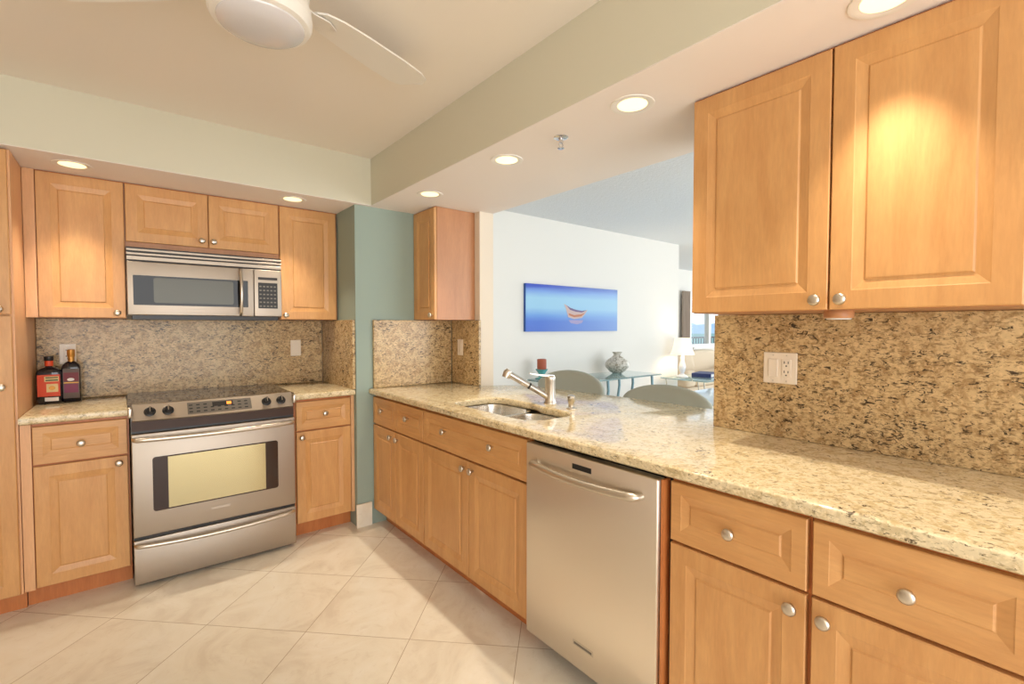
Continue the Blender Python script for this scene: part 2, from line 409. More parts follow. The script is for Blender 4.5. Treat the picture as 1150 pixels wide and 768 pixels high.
def wall_cab(label, loc, rz, w, depth, z0, doors, z1=2.110, fillers=(), group=None, doorz=None):
    t = thing('wall_cabinet', label, 'cabinet', loc, rz)
    H = z1 - z0
    MB().box(0, w, 0.020, depth, 0, H).build('carcass', M['maple_side'], t)
    for a, c_ in fillers: MB().box(a, c_, 0.003, 0.020, 0, H).build('filler_strip', M['maple_pale'], t)
    for x0, x1, kn in doors: door(t, 'door', x0, x1, (doorz or 0.002), H - 0.006, kn)
    MB().box(0.0, w, 0.010, 0.020, H - 0.004, H).build('top_rail', M['edge'], t)
    return t
wall_cab('single-door maple wall cabinet left of the microwave above the bottles', (-0.394, UY, 1.370), 0, 0.390, 0.325, 1.370,
         [(0.046, 0.387, [(0.350, 0.028)])], fillers=[(0, 0.043)])
wall_cab('short two-door maple wall cabinet directly above the microwave', (-0.003, UY, 1.760), 0, 0.774, 0.325, 1.760,
         [(0.003, 0.385, [(0.352, 0.070)]), (0.389, 0.771, [(0.411, 0.070)])], doorz=0.033)
wall_cab('narrow single-door maple wall cabinet right of the microwave beside sage wall', (0.772, UY, 1.370), 0, 0.374, 0.325, 1.370,
         [(0.004, 0.362, [(0.032, 0.028)])])
t = wall_cab('small wall cabinet mounted alone on the sage wall left of the pass-through', (UX + 0.013, 3.032, 1.370), R90, 0.294, 0.318, 1.370,
         [(0.003, 0.291, [(0.262, 0.030)])])
wall_cab('large two-door maple wall cabinet above counter at upper right', (UX, 0.908, 1.370), R90, 0.806, 0.336, 1.370,
         [(0.002, 0.420, [(0.393, 0.030)]), (0.425, 0.803, [(0.456, 0.030)])])

# ------------------------------------------------------------------ stone
def cslab(name, label, outs, loc, m='granite', z0=0.876, z1=0.914, bev=0.012):
    o = slab(name, M[m], outs, z0, z1, bev, loc); return tag(o, label, 'countertop')
cslab('countertop', 'beige granite countertop between tall pantry and range, holding two bottles', [[(-0.394, 3.041), (-0.010, 3.041), (-0.010, 3.676), (-0.394, 3.676)]], (-0.2, 3.04, 0.876))
cslab('countertop', 'small beige granite countertop right of the range', [[(0.776, 3.041), (1.146, 3.041), (1.146, 3.676), (0.776, 3.676)]], (0.96, 3.04, 0.876))
bar = [(1.232, 3.030), (1.232, -0.70), (1.886, -0.70), (1.886, 0.988), (2.252, 0.988), (2.258, 1.2), (2.250, 1.6), (2.235, 1.9), (2.21, 2.18), (2.18, 2.40), (2.13, 2.53), (2.06, 2.60), (1.97, 2.645), (1.886, 2.674), (1.882, 2.674), (1.882, 3.030)]
# sink cut-outs
big = rrect(1.345, 1.672, 1.845, 2.205, 0.10)
small = rrect(1.345, 1.640, 1.525, 1.845, 0.10)
cut = []
# one continuous cut-out: large bowl at the far end, smaller at the near end
for cx, cy, r, a0, a1 in ((1.572, 2.105, 0.10, 0, 90), (1.445, 2.105, 0.10, 90, 180), (1.445, 1.625, 0.10, 180, 270), (1.540, 1.625, 0.10, 270, 360)):
    for i in range(9):
        a = math.radians(a0 + (a1 - a0) * i / 8); cut.append((cx + r * math.cos(a), cy + r * math.sin(a)))
cut += [(1.640, 1.76), (1.644, 1.80), (1.656, 1.83), (1.668, 1.86), (1.672, 1.90)]
cslab('countertop', 'long L-shaped granite peninsula countertop with sink cut-out and curved bar', [bar, cut], (1.5, 1.5, 0.876))
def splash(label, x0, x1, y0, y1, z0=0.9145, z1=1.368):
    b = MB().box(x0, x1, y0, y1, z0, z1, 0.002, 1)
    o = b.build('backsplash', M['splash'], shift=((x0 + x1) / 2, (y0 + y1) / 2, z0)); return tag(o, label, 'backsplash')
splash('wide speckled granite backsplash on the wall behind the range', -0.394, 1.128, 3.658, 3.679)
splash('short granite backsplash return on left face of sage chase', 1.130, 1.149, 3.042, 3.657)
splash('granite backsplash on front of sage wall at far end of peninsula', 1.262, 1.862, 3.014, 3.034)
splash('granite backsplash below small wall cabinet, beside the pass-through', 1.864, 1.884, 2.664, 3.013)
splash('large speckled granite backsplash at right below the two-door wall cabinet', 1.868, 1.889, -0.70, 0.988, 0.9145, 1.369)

# ------------------------------------------------------------------ sink, faucet, soap dispenser
t = thing('sink', 'stainless steel double bowl undermount sink in peninsula counter', 'sink', (1.5, 1.86, 0.70))
def bowl(x0, x1, y0, y1, dz, name, rt=0.075):
    mb = MB(); z = 0.874; L = (1.5, 1.86, 0.70)
    steps = [(-0.012, 0.0), (0.0, 0.0), (0.001, -0.01), (0.008, -dz * 0.6), (0.016, -dz + 0.03), (0.03, -dz + 0.008), (0.06, -dz)]
    rings = []
    for ins, h in steps: rings.append([(x, y, z + h) for x, y in rrect(x0 + ins, x1 - ins, y0 + ins, y1 - ins, max(0.02, rt - ins * 0.2), 8)])
    V = [[mb.bm.verts.new(p) for p in r] for r in rings]; n = len(V[0])
    for a, c_ in zip(V, V[1:]):
        for i in range(n): mb.bm.faces.new((a[i], a[(i + 1) % n], c_[(i + 1) % n], c_[i]))
    mb.bm.faces.new(V[-1])
    o = mb.build(name, M['sinksteel'], t, smooth=True, shift=L)
    sm = o.modifiers.new('thick', 'SOLIDIFY'); sm.thickness = 0.0015; sm.offset = 1
    cx, cy = (x0 + x1) / 2, (y0 + y1) / 2
    MB().lathe([(0.045, 0), (0.045, 0.003), (0.038, 0.004), (0.030, 0.001), (0.01, 0.001)], (cx, cy, z - dz + 0.001)).build('drain', M['chrome'], o, smooth=True, shift=L)
    return o
bowl(1.347, 1.668, 1.868, 2.200, 0.19, 'large_bowl', 0.09)
bowl(1.347, 1.636, 1.529, 1.842, 0.15, 'small_bowl', 0.09)

t = thing('faucet', 'brushed nickel pull-out kitchen faucet behind the sink', 'faucet', (1.745, 1.831, 0.914))
MB().lathe([(0.033, 0), (0.033, 0.006), (0.029, 0.012), (0.0275, 0.03), (0.0265, 0.120), (0.0285, 0.128), (0.0275, 0.142), (0.020, 0.149), (0.006, 0.151)]).build('body', M['nickel'], t, smooth=True)
d = Vector((-0.19, 0.10, 0.13))
p0 = Vector((-0.012, 0.004, 0.035))
MB().tube([p0, p0 + d * 0.46], 0.0165, 16).build('spout', M['nickel'], t, smooth=True)
MB().tube([p0 + d * 0.46, p0 + d * 0.50], 0.0175, 16).build('collar', M['black'], t, smooth=True)
hd = MB().tube([p0 + d * 0.50, p0 + d * 0.6, p0 + d * 0.9, p0 + d * 1.0], [0.0165, 0.0175, 0.0180, 0.0190], 16).build('spray_head', M['nickel'], t, smooth=True)
e = p0 + d * 1.0
MB().tube([e + Vector((0.006, -0.003, 0.016)), e + Vector((-0.003, 0.002, 0.003)), e + Vector((-0.013, 0.007, -0.022))], [0.019, 0.024, 0.021], 16).build('nozzle', M['nickel'], hd, smooth=True)
b = MB(); Lp = [Vector((0.018, -0.009, 0.146)), Vector((-0.01, 0.005, 0.149)), Vector((-0.05, 0.028, 0.153)), Vector((-0.098, 0.055, 0.163))]
sd = Vector((0.48, 0.87, 0)).normalized()
b.grid([[p + sd * w_ + Vector((0, 0, hh)), p - sd * w_ + Vector((0, 0, hh)), p - sd * w_ - Vector((0, 0, hh)), p + sd * w_ - Vector((0, 0, hh))] for p, w_, hh in zip(Lp, (0.018, 0.017, 0.011, 0.008), (0.006, 0.006, 0.004, 0.003))])
b.build('lever', M['nickel'], t)
t = thing('soap_dispenser', 'small nickel soap dispenser set in counter right of faucet', 'dispenser', (1.712, 1.644, 0.914))
MB().lathe([(0.024, 0), (0.024, 0.004), (0.014, 0.010), (0.013, 0.026), (0.017, 0.034), (0.019, 0.037), (0.019, 0.064), (0.013, 0.068)]).build('pump', M['nickel'], t, smooth=True)
MB().tube([(0, 0, 0.055), (-0.020, -0.012, 0.056), (-0.026, -0.015, 0.052)], [0.005, 0.005, 0.004]).build('nozzle', M['nickel'], t, smooth=True)

# ------------------------------------------------------------------ range
RX0, RX1 = -0.004, 0.766
w = RX1 - RX0
t = thing('range', 'stainless steel slide-in electric range with black glass cooktop', 'stove', (RX0, 3.005, 0))
MB().box(0.004, w - 0.004, 0.035, 0.640, 0.02, 0.905).build('body', M['graphite'], t)
ct = MB().box(-0.008, w + 0.008, 0.058, 0.648, 0.9155, 0.924, 0.003).build('cooktop', M['cooktop'], t)
for i, (cx, cy, r) in enumerate(((0.20, 0.22, 0.115), (0.57, 0.22, 0.085), (0.20, 0.50, 0.085), (0.57, 0.50, 0.115))):
    mb = MB(); n = 48
    ri = [[(cx + q * math.cos(2 * PI * k / n), cy + q * math.sin(2 * PI * k / n), 0.9242) for k in range(n)] for q in (r, r - 0.004)]
    mb.grid(ri, cap=False); mb.build('burner_ring', M['graphite'], ct)
# curved, tilted control panel
N = 20; rings = []
for i in range(N + 1):
    u = i / N; x = 0.010 + (w - 0.020) * u; bow = 0.030 * (1 - (2 * u - 1) ** 2)
    rings.append([(x, 0.062, 0.9265), (x, 0.055 - bow * 0.3, 0.930), (x, 0.045 - bow * 0.3, 0.9275), (x, 0.004 - bow, 0.853), (x, 0.012 - bow, 0.846), (x, 0.062, 0.846)])
cp = MB().grid(rings).build('control_panel', M['steel'], t, smooth=True, angle=30)
for sx_ in (-0.008, w - 0.012):
    MB().box(sx_, sx_ + 0.020, 0.000, 0.070, 0.868, 0.920, 0.008, 3).build('end_cap', M['nickel'], cp, smooth=True)
# tilted frame of the panel face: returns a matrix at (u, v) with local -y pointing out of the face
def face(u, v):
    x = 0.010 + (w - 0.020) * u; bow = 0.030 * (1 - (2 * u - 1) ** 2)
    top = Vector((x, 0.045 - bow * 0.3, 0.9275)); bot = Vector((x, 0.004 - bow, 0.853))
    p = top.lerp(bot, v); zax = (top - bot).normalized(); xax = Vector((1, 0, 0)); yax = zax.cross(xax)
    return Matrix(((xax.x, yax.x, zax.x, p.x), (xax.y, yax.y, zax.y, p.y), (xax.z, yax.z, zax.z, p.z), (0, 0, 0, 1)))
for u in (0.095, 0.195, 0.81, 0.915):
    mb = MB()
    b2 = MB().lathe([(0.025, -0.001), (0.025, 0.003), (0.018, 0.006), (0.017, 0.020), (0.015, 0.023), (0.004, 0.024)], axis='-Y', n=28)
    b2.box(-0.004, 0.004, -0.032, -0.010, -0.016, 0.016, 0.0015)
    mb.merge(b2.bm, face(u, 0.50)); mb.build('knob', M['black'], cp, smooth=True)
    mb = MB(); b3 = bmesh.new(); bmesh.ops.create_cube(b3, size=1.0)
    for q in b3.verts: q.co = Vector((q.co.x * 0.003, -0.0325 + q.co.y * 0.001, q.co.z * 0.026))
    mb.merge(b3, face(u, 0.50)); mb.build('knob_pointer', M['nickel'], cp)
def facebox(u0, u1, v0, v1, out, name, m, par, seg=8):
    rr = []
    for i in range(seg + 1):
        u = u0 + (u1 - u0) * i / seg; a = face(u, v0); c_ = face(u, v1)
        rr.append([a @ Vector((0, 0.002, 0)), a @ Vector((0, -out, 0)), c_ @ Vector((0, -out, 0)), c_ @ Vector((0, 0.002, 0))])
    return MB().grid(rr).build(name, m, par)
dp = facebox(0.305, 0.705, 0.12, 0.86, 0.0012, 'touch_panel', M['graphite'], cp)
facebox(0.455, 0.585, 0.20, 0.48, 0.002, 'clock_display', M['black'], dp)
facebox(0.545, 0.575, 0.25, 0.42, 0.0026, 'clock_digits', M['led'], dp)
mb = MB()
for i in range(9):
    for j in range(3):
        if 3 <= i <= 6 and j == 0: continue
        u = 0.325 + i * 0.043; fm = face(u, 0.30 + j * 0.21)
        b3 = bmesh.new(); bmesh.ops.create_cube(b3, size=1.0)
        for q in b3.verts: q.co = Vector((q.co.x * 0.016, -0.0018 + q.co.y * 0.0012, q.co.z * 0.006))
        mb.merge(b3, fm)
mb.build('touch_keys', M['black'], dp)
MB().box(0.006, w - 0.006, 0.014, 0.036, 0.798, 0.848).build('recessed_band', M['darkband'], t)
MB().box(0.006, w - 0.006, 0.024, 0.036, 0.786, 0.798).build('vent_slot', M['black'], t)
# bowed bar handle helper (local -y outwards)
def bow_handle(x0, x1, z, y0, out, r, name, m, par, drop=0.0, n=24, squash=1.0, shift=(0, 0, 0)):
    pts = [(x0, y0, z), (x0 + 0.004, y0 - out * 0.45, z)]; rad = [r * 0.8, r * 0.9]
    for i in range(n + 1):
        u = i / n; q = 1 - (2 * u - 1) ** 2
        pts.append((x0 + 0.012 + (x1 - x0 - 0.024) * u, y0 - out * (0.62 + 0.38 * q), z - drop * q)); rad.append(r)
    pts += [(x1 - 0.004, y0 - out * 0.45, z), (x1, y0, z)]; rad += [r * 0.9, r * 0.8]
    return MB().tube(pts, rad, 14).build(name, m, par, smooth=True, shift=shift, angle=70)
# oven door with window
od = MB().box(0.004, w - 0.004, 0.0, 0.034, 0.262, 0.784, 0.005, 3).build('oven_door', M['steel'], t, smooth=True)
bow_handle(0.014, w - 0.018, 0.760, 0.0, 0.050, 0.0125, 'handle', M['nickel'], od, drop=0.004)
mb = MB(); mb.prism(rrect(0.086, 0.672, 0.381, 0.660, 0.014), Matrix(((1, 0, 0, 0), (0, 0, 1, -0.0015), (0, 1, 0, 0), (0, 0, 0, 1))), 0.003)
win = mb.build('window', M['ovenbrown'], od)
MB().box(0.150, 0.606, -0.0022, -0.0012, 0.388, 0.653).build('reflection_pane', M['ovenreflect'], win)  # bright reflected area of the oven window, shaped as a tinted panel
MB().box(0.335, 0.425, -0.0012, 0.001, 0.330, 0.343, 0.0005, 1).build('badge', M['steel'], od)
MB().box(0.006, w - 0.006, 0.014, 0.034, 0.246, 0.262).build('door_gap', M['black'], t)
dr = MB().box(0.004, w - 0.004, 0.0, 0.034, 0.022, 0.246, 0.004, 3).build('warming_drawer', M['steel'], t, smooth=True)
bow_handle(0.014, w - 0.018, 0.224, 0.0, 0.040, 0.011, 'handle', M['nickel'], dr, drop=0.012)
MB().box(0.02, w - 0.02, 0.05, 0.60, 0.0, 0.022).build('plinth', M['black'], t)

# ------------------------------------------------------------------ microwave over the range
MX0, MX1 = -0.001, 0.768; w = MX1 - MX0
t = thing('microwave', 'stainless steel over-the-range microwave with dark window and keypad', 'microwave', (MX0, 3.290, 1.378))
MB().box(0.0, w, 0.030, 0.360, 0.008, 0.378).build('body', M['graphite'], t)
MB().box(0.02, w - 0.02, 0.012, 0.340, -0.014, 0.008).build('underside', M['black'], t)
vg = MB().box(0.0, w, 0.012, 0.030, 0.305, 0.378).build('vent_grille', M['black'], t)
for z, q in ((0.3085, 0.021), (0.336, 0.0125), (0.3575, 0.0125)):
    MB().box(0.0, w, 0.0, 0.012, z, z + q, 0.002, 2).build('vent_slat', M['steel'], vg)
dr = MB().box(0.0, 0.610, 0.0, 0.029, 0.010, 0.301, 0.004, 3).build('door', M['steel'], t, smooth=True)
F = lambda y: Matrix(((1, 0, 0, 0), (0, 0, 1, y), (0, 1, 0, 0), (0, 0, 0, 1)))
wi = MB().prism(rrect(0.026, 0.578, 0.064, 0.226, 0.004), F(-0.0015), 0.003).build('window', M['blackglass'], dr)
MB().prism(rrect(0.115, 0.500, 0.078, 0.216, 0.012), F(-0.0024), 0.0012).build('window_screen', M['mwview'], wi)
hz = []
for i in range(15):
    u = i / 14; q = 1 - (2 * u - 1) ** 2; hz.append((0.537, -0.012 - 0.028 * q, 0.024 + 0.262 * u))
MB().tube([(0.537, 0.0, 0.020)] + hz + [(0.537, 0.0, 0.290)], [0.009] * 17, 12).build('handle', M['nickel'], dr, smooth=True, angle=70)
MB().box(0.265, 0.350, -0.0012, 0.001, 0.030, 0.045, 0.0005, 1).build('badge', M['steel'], dr)
cp = MB().box(0.612, w, 0.0, 0.029, 0.010, 0.301, 0.004, 3).build('control_panel', M['steel'], t, smooth=True)
kp = MB().box(0.634, 0.744, -0.0015, 0.001, 0.060, 0.220).build('keypad', M['black'], cp)
MB().box(0.634, 0.744, -0.0015, 0.001, 0.238, 0.254).build('display', M['black'], cp)
mb = MB()
for i in range(5):
    for j in range(6): mb.box(0.641 + i * 0.0205, 0.653 + i * 0.0205, -0.0022, -0.001, 0.070 + j * 0.0245, 0.078 + j * 0.0245)
mb.build('keys', M['graphite'], kp)

# ------------------------------------------------------------------ dishwasher (local x toward camera)
t = thing('dishwasher', 'stainless steel dishwasher with bowed bar handle in the peninsula', 'dishwasher', (1.240, 1.446, 0), R90)
MB().box(0.004, 0.645, 0.045, 0.600, 0.10, 0.866).build('body', M['black'], t)
MB().box(0.004, 0.645, 0.110, 0.130, 0.0, 0.10).build('toe_kick', M['black'], t)
MB().box(0.622, 0.632, 0.012, 0.045, 0.05, 0.858).build('edge_strip', M['edge'], t)
dd = MB().box(0.006, 0.618, 0.0, 0.042, 0.085, 0.858, 0.005, 3).build('door', M['steel_dw'], t, smooth=True)
bow_handle(0.066, 0.560, 0.792, 0.0, 0.052, 0.0145, 'handle', M['nickel'], dd, drop=0.006)
MB().box(0.262, 0.352, -0.001, 0.002, 0.811, 0.830).build('display', M['black'], dd)
bd = MB().box(0.268, 0.366, -0.0015, 0.002, 0.166, 0.186, 0.001, 1).build('badge', M['nickel'], dd)
MB().box(0.275, 0.359, -0.0022, -0.001, 0.172, 0.180).build('badge_inset', M['graphite'], bd)

# ------------------------------------------------------------------ bottles
def sqbottle(label, loc, rz, w, d, body, shoulder, neck, top, nr, build_label, capm, neckm):
    t = thing('bottle', label, 'bottle', loc, rz)
    rings = []
    for s_, h, rad in ((0.92, 0, 0.012), (1, 0.004, 0.012), (1, body, 0.012), (0.93, body + (shoulder - body) * 0.35, 0.016), (0.62, body + (shoulder - body) * 0.75, 0.014)):
        rings.append([(x, y, h) for x, y in rrect(-w / 2 * s_, w / 2 * s_, -d / 2 * s_, d / 2 * s_, rad * min(1, s_), 6)])
    n = len(rings[0])
    for h in (shoulder, neck):
        # ring matched corner by corner
        ring = []
        for x, y in rrect(-w / 2, w / 2, -d / 2, d / 2, 0.012, 6):
            v_ = Vector((x / (w / 2), y / (d / 2))).normalized() * nr; ring.append((v_.x, v_.y, h))
        rings.append(ring)
    MB().grid(rings).build('glass_body', M['bottle'], t, smooth=True, angle=50)
    MB().lathe([(nr + 0.0015, neck - 0.028), (nr + 0.0015, neck)]).build('neck_band', neckm, t, smooth=True)
    MB().lathe([(nr + 0.002, neck), (nr + 0.004, neck + 0.003), (nr + 0.004, top - 0.002), (nr, top)]).build('cap', capm, t, smooth=True)
    build_label(t, w, d)
    return t
def lab1(t, w, d):
    f = -d / 2 - 0.0009
    l = MB().box(-w / 2 * 0.86, w / 2 * 0.94, f, f + 0.0015, 0.040, 0.155).build('label', M['orange'], t)
    MB().box(-w / 2 * 0.30, w / 2 * 0.85, f - 0.0006, f, 0.118, 0.146).build('label_header', M['labcream'], l)
    MB().box(-w / 2 * 0.20, w / 2 * 0.78, f - 0.0011, f - 0.0006, 0.136, 0.142).box(-w / 2 * 0.20, w / 2 * 0.78, f - 0.0011, f - 0.0006, 0.122, 0.129).build('label_print', M['labgreen'], l)
    MB().box(-w / 2 * 0.15, w / 2 * 0.78, f - 0.0006, f, 0.062, 0.106).build('label_picture', M['labcream'], l)
    MB().prism([(w / 2 * 0.3 + 0.013 * math.cos(2 * PI * k / 16), 0.084 + 0.011 * math.sin(2 * PI * k / 16)) for k in range(16)], F(f - 0.0012), 0.0007).build('label_seal', M['gold'], l)
    MB().box(-w / 2 * 0.3, w / 2 * 0.8, f - 0.0004, f + 0.0012, 0.014, 0.034).build('lower_label', M['paper'], t)
def lab2(t, w, d):
    f = -d / 2 - 0.0009
    l = MB().box(-w / 2 * 0.82, w / 2 * 0.90, f, f + 0.0015, 0.020, 0.180).build('label', M['labgrey'], t)
    MB().box(-w / 2 * 0.74, w / 2 * 0.82, f - 0.0005, f, 0.112, 0.160).build('label_band', M['maroon'], l)
    MB().box(-w / 2 * 0.74, w / 2 * 0.82, f - 0.0006, f, 0.102, 0.107).build('gold_line', M['gold'], l)
    MB().box(-w / 2 * 0.70, w / 2 * 0.76, f - 0.0005, f, 0.050, 0.098).build('lower_band', M['purple'], l)
    MB().prism([(0.015 * math.cos(2 * PI * k / 20), 0.122 + 0.008 * math.sin(2 * PI * k / 20)) for k in range(20)], F(f - 0.0012), 0.0007).build('oval_mark', M['paper'], l)
sqbottle('squat dark liqueur bottle with orange label beside the tall pantry', (-0.333, 3.520, 0.914), math.radians(-4), 0.098, 0.06, 0.165, 0.195, 0.228, 0.252, 0.0155, lab1, M['black'], M['orange'])
sqbottle('taller dark square bottle with maroon label and gold cap before outlet', (-0.247, 3.545, 0.914), math.radians(-4), 0.078, 0.055, 0.185, 0.222, 0.245, 0.285, 0.0125, lab2, M['gold'], M['gold'])

# ------------------------------------------------------------------ outlets and switches
def wallplate(name, label, loc, rz, gangs, cat='switch'):
    """plate faces local -y, centred on loc"""
    t = thing(name, label, cat, loc, rz)
    w = 0.070 + 0.046 * (len(gangs) - 1)
    MB().box(-w / 2, w / 2, -0.005, 0.0, -0.057, 0.057, 0.003).build('plate', M['plate'], t)
    for i, g in enumerate(gangs):
        x = (i - (len(gangs) - 1) / 2) * 0.046
        if g == 's':
            MB().box(x - 0.0165, x + 0.0165, -0.0085, -0.004, -0.033, 0.033, 0.002).build('rocker', M['plate'], t)
        else:
            r = MB().box(x - 0.0165, x + 0.0165, -0.0072, -0.004, -0.033, 0.033, 0.002).build('receptacle', M['plate'], t)
            mb = MB()
            for zz in (-0.017, 0.017):
                mb.box(x - 0.0078, x - 0.0052, -0.0078, -0.007, zz, zz + 0.009).box(x + 0.0052, x + 0.0078, -0.0078, -0.007, zz, zz + 0.008).box(x - 0.0025, x + 0.0025, -0.0078, -0.007, zz - 0.0105, zz - 0.006)
            mb.build('slots', M['black'], r)
        for zz in (-0.047, 0.047): MB().box(x - 0.002, x + 0.002, -0.0062, -0.005, zz - 0.002, zz + 0.002).build('screw', M['nickel'], t)
    return t
wallplate('switch_plate', 'white double wall plate with rocker switch and outlet, right backsplash', (1.8678, 0.733, 1.171), R90, ['s', 'o'])
wallplate('switch_plate', 'single white switch on backsplash right of the range', (0.942, 3.6578, 1.170), 0, ['s'])
wallplate('switch_plate', 'small white switch on backsplash beneath the lone wall cabinet', (1.8638, 2.892, 1.175), R90, ['s'])
wallplate('wall_outlet', 'white outlet plate behind the gold-capped bottle', (-0.268, 3.6578, 1.170), 0, ['o'], 'outlet')

# ------------------------------------------------------------------ recessed lights
def downlight(label, x, y, z=ZS - 0.003, power=LAMP_W):
    t = thing('recessed_light', label, 'light', (x, y, z))
    mb = MB(); n = 40; pr_ = [(0.052, -0.0005), (0.068, -0.004), (0.076, -0.003), (0.077, 0.0)]
    mb.grid([[(r * math.cos(2 * PI * k / n), r * math.sin(2 * PI * k / n), h) for k in range(n)] for r, h in pr_], cap=False)
    mb.build('trim_ring', M['white'], t, smooth=True)
    MB().lathe([(0.052, -0.0015), (0.03, -0.0035), (0.004, -0.0045)], n=32).build('bulb', M['bulb'], t, smooth=True)
    l = bpy.data.lights.new('spot', 'SPOT'); l.energy = power; l.color = LAMP_C; l.spot_size = math.radians(75); l.spot_blend = 1.0; l.shadow_soft_size = 0.018
    o = bpy.data.objects.new('spot', l); C.objects.link(o); o.parent = t; o.location = (0, 0, -0.03)
    return t
downlight('lit recessed ceiling light above left counter near the tall pantry', -0.196, 3.165)
downlight('lit recessed ceiling light above the cabinet right of the microwave', 0.808, 3.155)
downlight('lit recessed light in beam nearest the lone small wall cabinet', 1.412, 2.520)
downlight('lit recessed light in beam between small cabinet and sprinkler', 1.409, 1.780)
downlight('lit recessed light in beam just right of the sprinkler', 1.409, 1.060)
downlight('lit recessed light at top right edge above the large wall cabinet', 1.432, 0.340)
# sprinkler
t = thing('sprinkler_head', 'chrome fire sprinkler head hanging from the beam', 'sprinkler', (1.415, 1.424, ZS - 0.003))
MB().lathe([(0.030, 0), (0.031, -0.004), (0.022, -0.008), (0.012, -0.009)], n=28).build('escutcheon', M['chrome'], t, smooth=True)
MB().lathe([(0.009, -0.008), (0.009, -0.024), (0.006, -0.026)], n=20).build('body', M['chrome'], t, smooth=True)
MB().tube([(0.008, 0, -0.022), (0.012, 0, -0.033), (0.003, 0, -0.046)], 0.0022, 8).tube([(-0.008, 0, -0.022), (-0.012, 0, -0.033), (-0.003, 0, -0.046)], 0.0022, 8).build('frame_arms', M['chrome'], t, smooth=True)
MB().lathe([(0.014, -0.046), (0.014, -0.048), (0.003, -0.049)], n=20).build('deflector', M['chrome'], t)
# puck light under the right wall cabinet
t = thing('puck_light', 'small round light fixture under the right wall cabinet', 'light', (1.62, 0.478, 1.370))
MB().lathe([(0.036, 0), (0.038, -0.004), (0.038, -0.018), (0.034, -0.022)], n=32).build('housing', M['maple_side'], t, smooth=True)
MB().lathe([(0.033, -0.022), (0.030, -0.026), (0.004, -0.027)], n=32).build('lens', M['frost'], t, smooth=True)

# ------------------------------------------------------------------ ceiling fan (three blades at rest)
FX, FY = 0.312, 1.515
t = thing('ceiling_fan', 'white ceiling fan with round frosted light lens', 'ceiling fan', (FX, FY, ZC))
MB().lathe([(0.075, 0), (0.078, -0.006), (0.070, -0.030), (0.060, -0.040)], n=48).build('canopy', M['white'], t, smooth=True)
MB().lathe([(0.055, -0.038), (0.095, -0.050), (0.118, -0.075), (0.126, -0.110), (0.126, -0.140), (0.124, -0.172)], n=64).build('motor_housing', M['white'], t, smooth=True)
MB().lathe([(0.124, -0.170), (0.131, -0.174), (0.133, -0.192), (0.131, -0.196), (0.134, -0.199), (0.133, -0.216), (0.126, -0.228), (0.112, -0.232)], n=64).build('light_ring', M['white'], t, smooth=True)
MB().lathe([(0.1135, -0.228), (0.111, -0.236), (0.095, -0.246), (0.060, -0.253), (0.02, -0.256)], n=64).build('lens', M['frost'], t, smooth=True)
for k in range(3):
    a = math.radians(22 + 120 * k)
    rings = []; rings2 = []
    for x, hw in ((0.165, 0.030), (0.185, 0.052), (0.24, 0.068), (0.34, 0.078), (0.50, 0.086), (0.60, 0.084), (0.645, 0.066), (0.66, 0.034)):
        p = []
        for yy, zz in ((-hw, -0.118), (hw, -0.100), (hw, -0.094), (-hw, -0.112)):
            p.append((x * math.cos(a) - yy * math.sin(a), x * math.sin(a) + yy * math.cos(a), zz))
        rings.append(p)
    bl = MB().grid(rings).build('blade', M['white'], t)
    rr = []
    for x, hw in ((0.122, 0.030), (0.16, 0.026), (0.21, 0.034), (0.25, 0.016)):
        rr.append([(x * math.cos(a) - yy * math.sin(a), x * math.sin(a) + yy * math.cos(a), zz) for yy, zz in ((-hw, -0.123), (hw, -0.113), (hw, -0.108), (-hw, -0.118))])
    MB().grid(rr).build('blade_bracket', M['white'], bl)

# ------------------------------------------------------------------ bar stools beyond the counter
def stool(label, loc):
    t = thing('bar_stool', label, 'stool', loc, 0, 'upholstered stools at the bar')
    # oval upholstered back, bowed slightly, faces the bar (-x)
    def oval(off, sc):
        ring = []
        for k in range(48):
            a = 2 * PI * k / 48; y = 0.325 * sc * math.cos(a); z = 0.885 + 0.125 * sc * math.sin(a)
            ring.append((0.015 - 0.5 * y * y + off, y, z))
        return ring
    MB().grid([oval(-0.026, 0.55), oval(-0.025, 0.85), oval(-0.016, 0.97), oval(0.0, 1.0), oval(0.016, 0.97), oval(0.025, 0.85), oval(0.026, 0.55)]).build('backrest', M['fabric'], t, smooth=True, angle=80)
    MB().lathe([(0.19, 0.60), (0.215, 0.615), (0.22, 0.640), (0.205, 0.665), (0.12, 0.678), (0.02, 0.68)], (0.24, 0, 0), n=40, sy=1.05).build('seat', M['fabric'], t, smooth=True, angle=70)
    for s_ in (-1, 1):
        MB().tube([(0.10, s_ * 0.15, 0.60), (0.03, s_ * 0.16, 0.68), (0.020, s_ * 0.16, 0.86)], 0.011).build('back_post', M['tealmetal'], t, smooth=True)
        for q in (0.09, 0.39):
            MB().tube([(q, s_ * 0.14, 0.605), (q + (0.05 if q > 0.2 else -0.05), s_ * 0.19, 0.0)], [0.012, 0.010]).build('leg', M['tealmetal'], t, smooth=True)
    MB().tube([(0.055, 0.178, 0.22), (0.425, 0.178, 0.22), (0.425, -0.178, 0.22), (0.055, -0.178, 0.22), (0.055, 0.178, 0.22)], 0.008).build('foot_ring', M['tealmetal'], t)
    return t
st = stool('grey-green oval-backed stool behind the faucet', (2.475, 2.425, 0))
st.location = (2.475, 2.365, 0)
s2 = dup(st, (2.500, 1.605, 0), label='grey-green oval-backed stool at bar nearest the right wall')
s2.scale = (1, 0.95, 0.965)

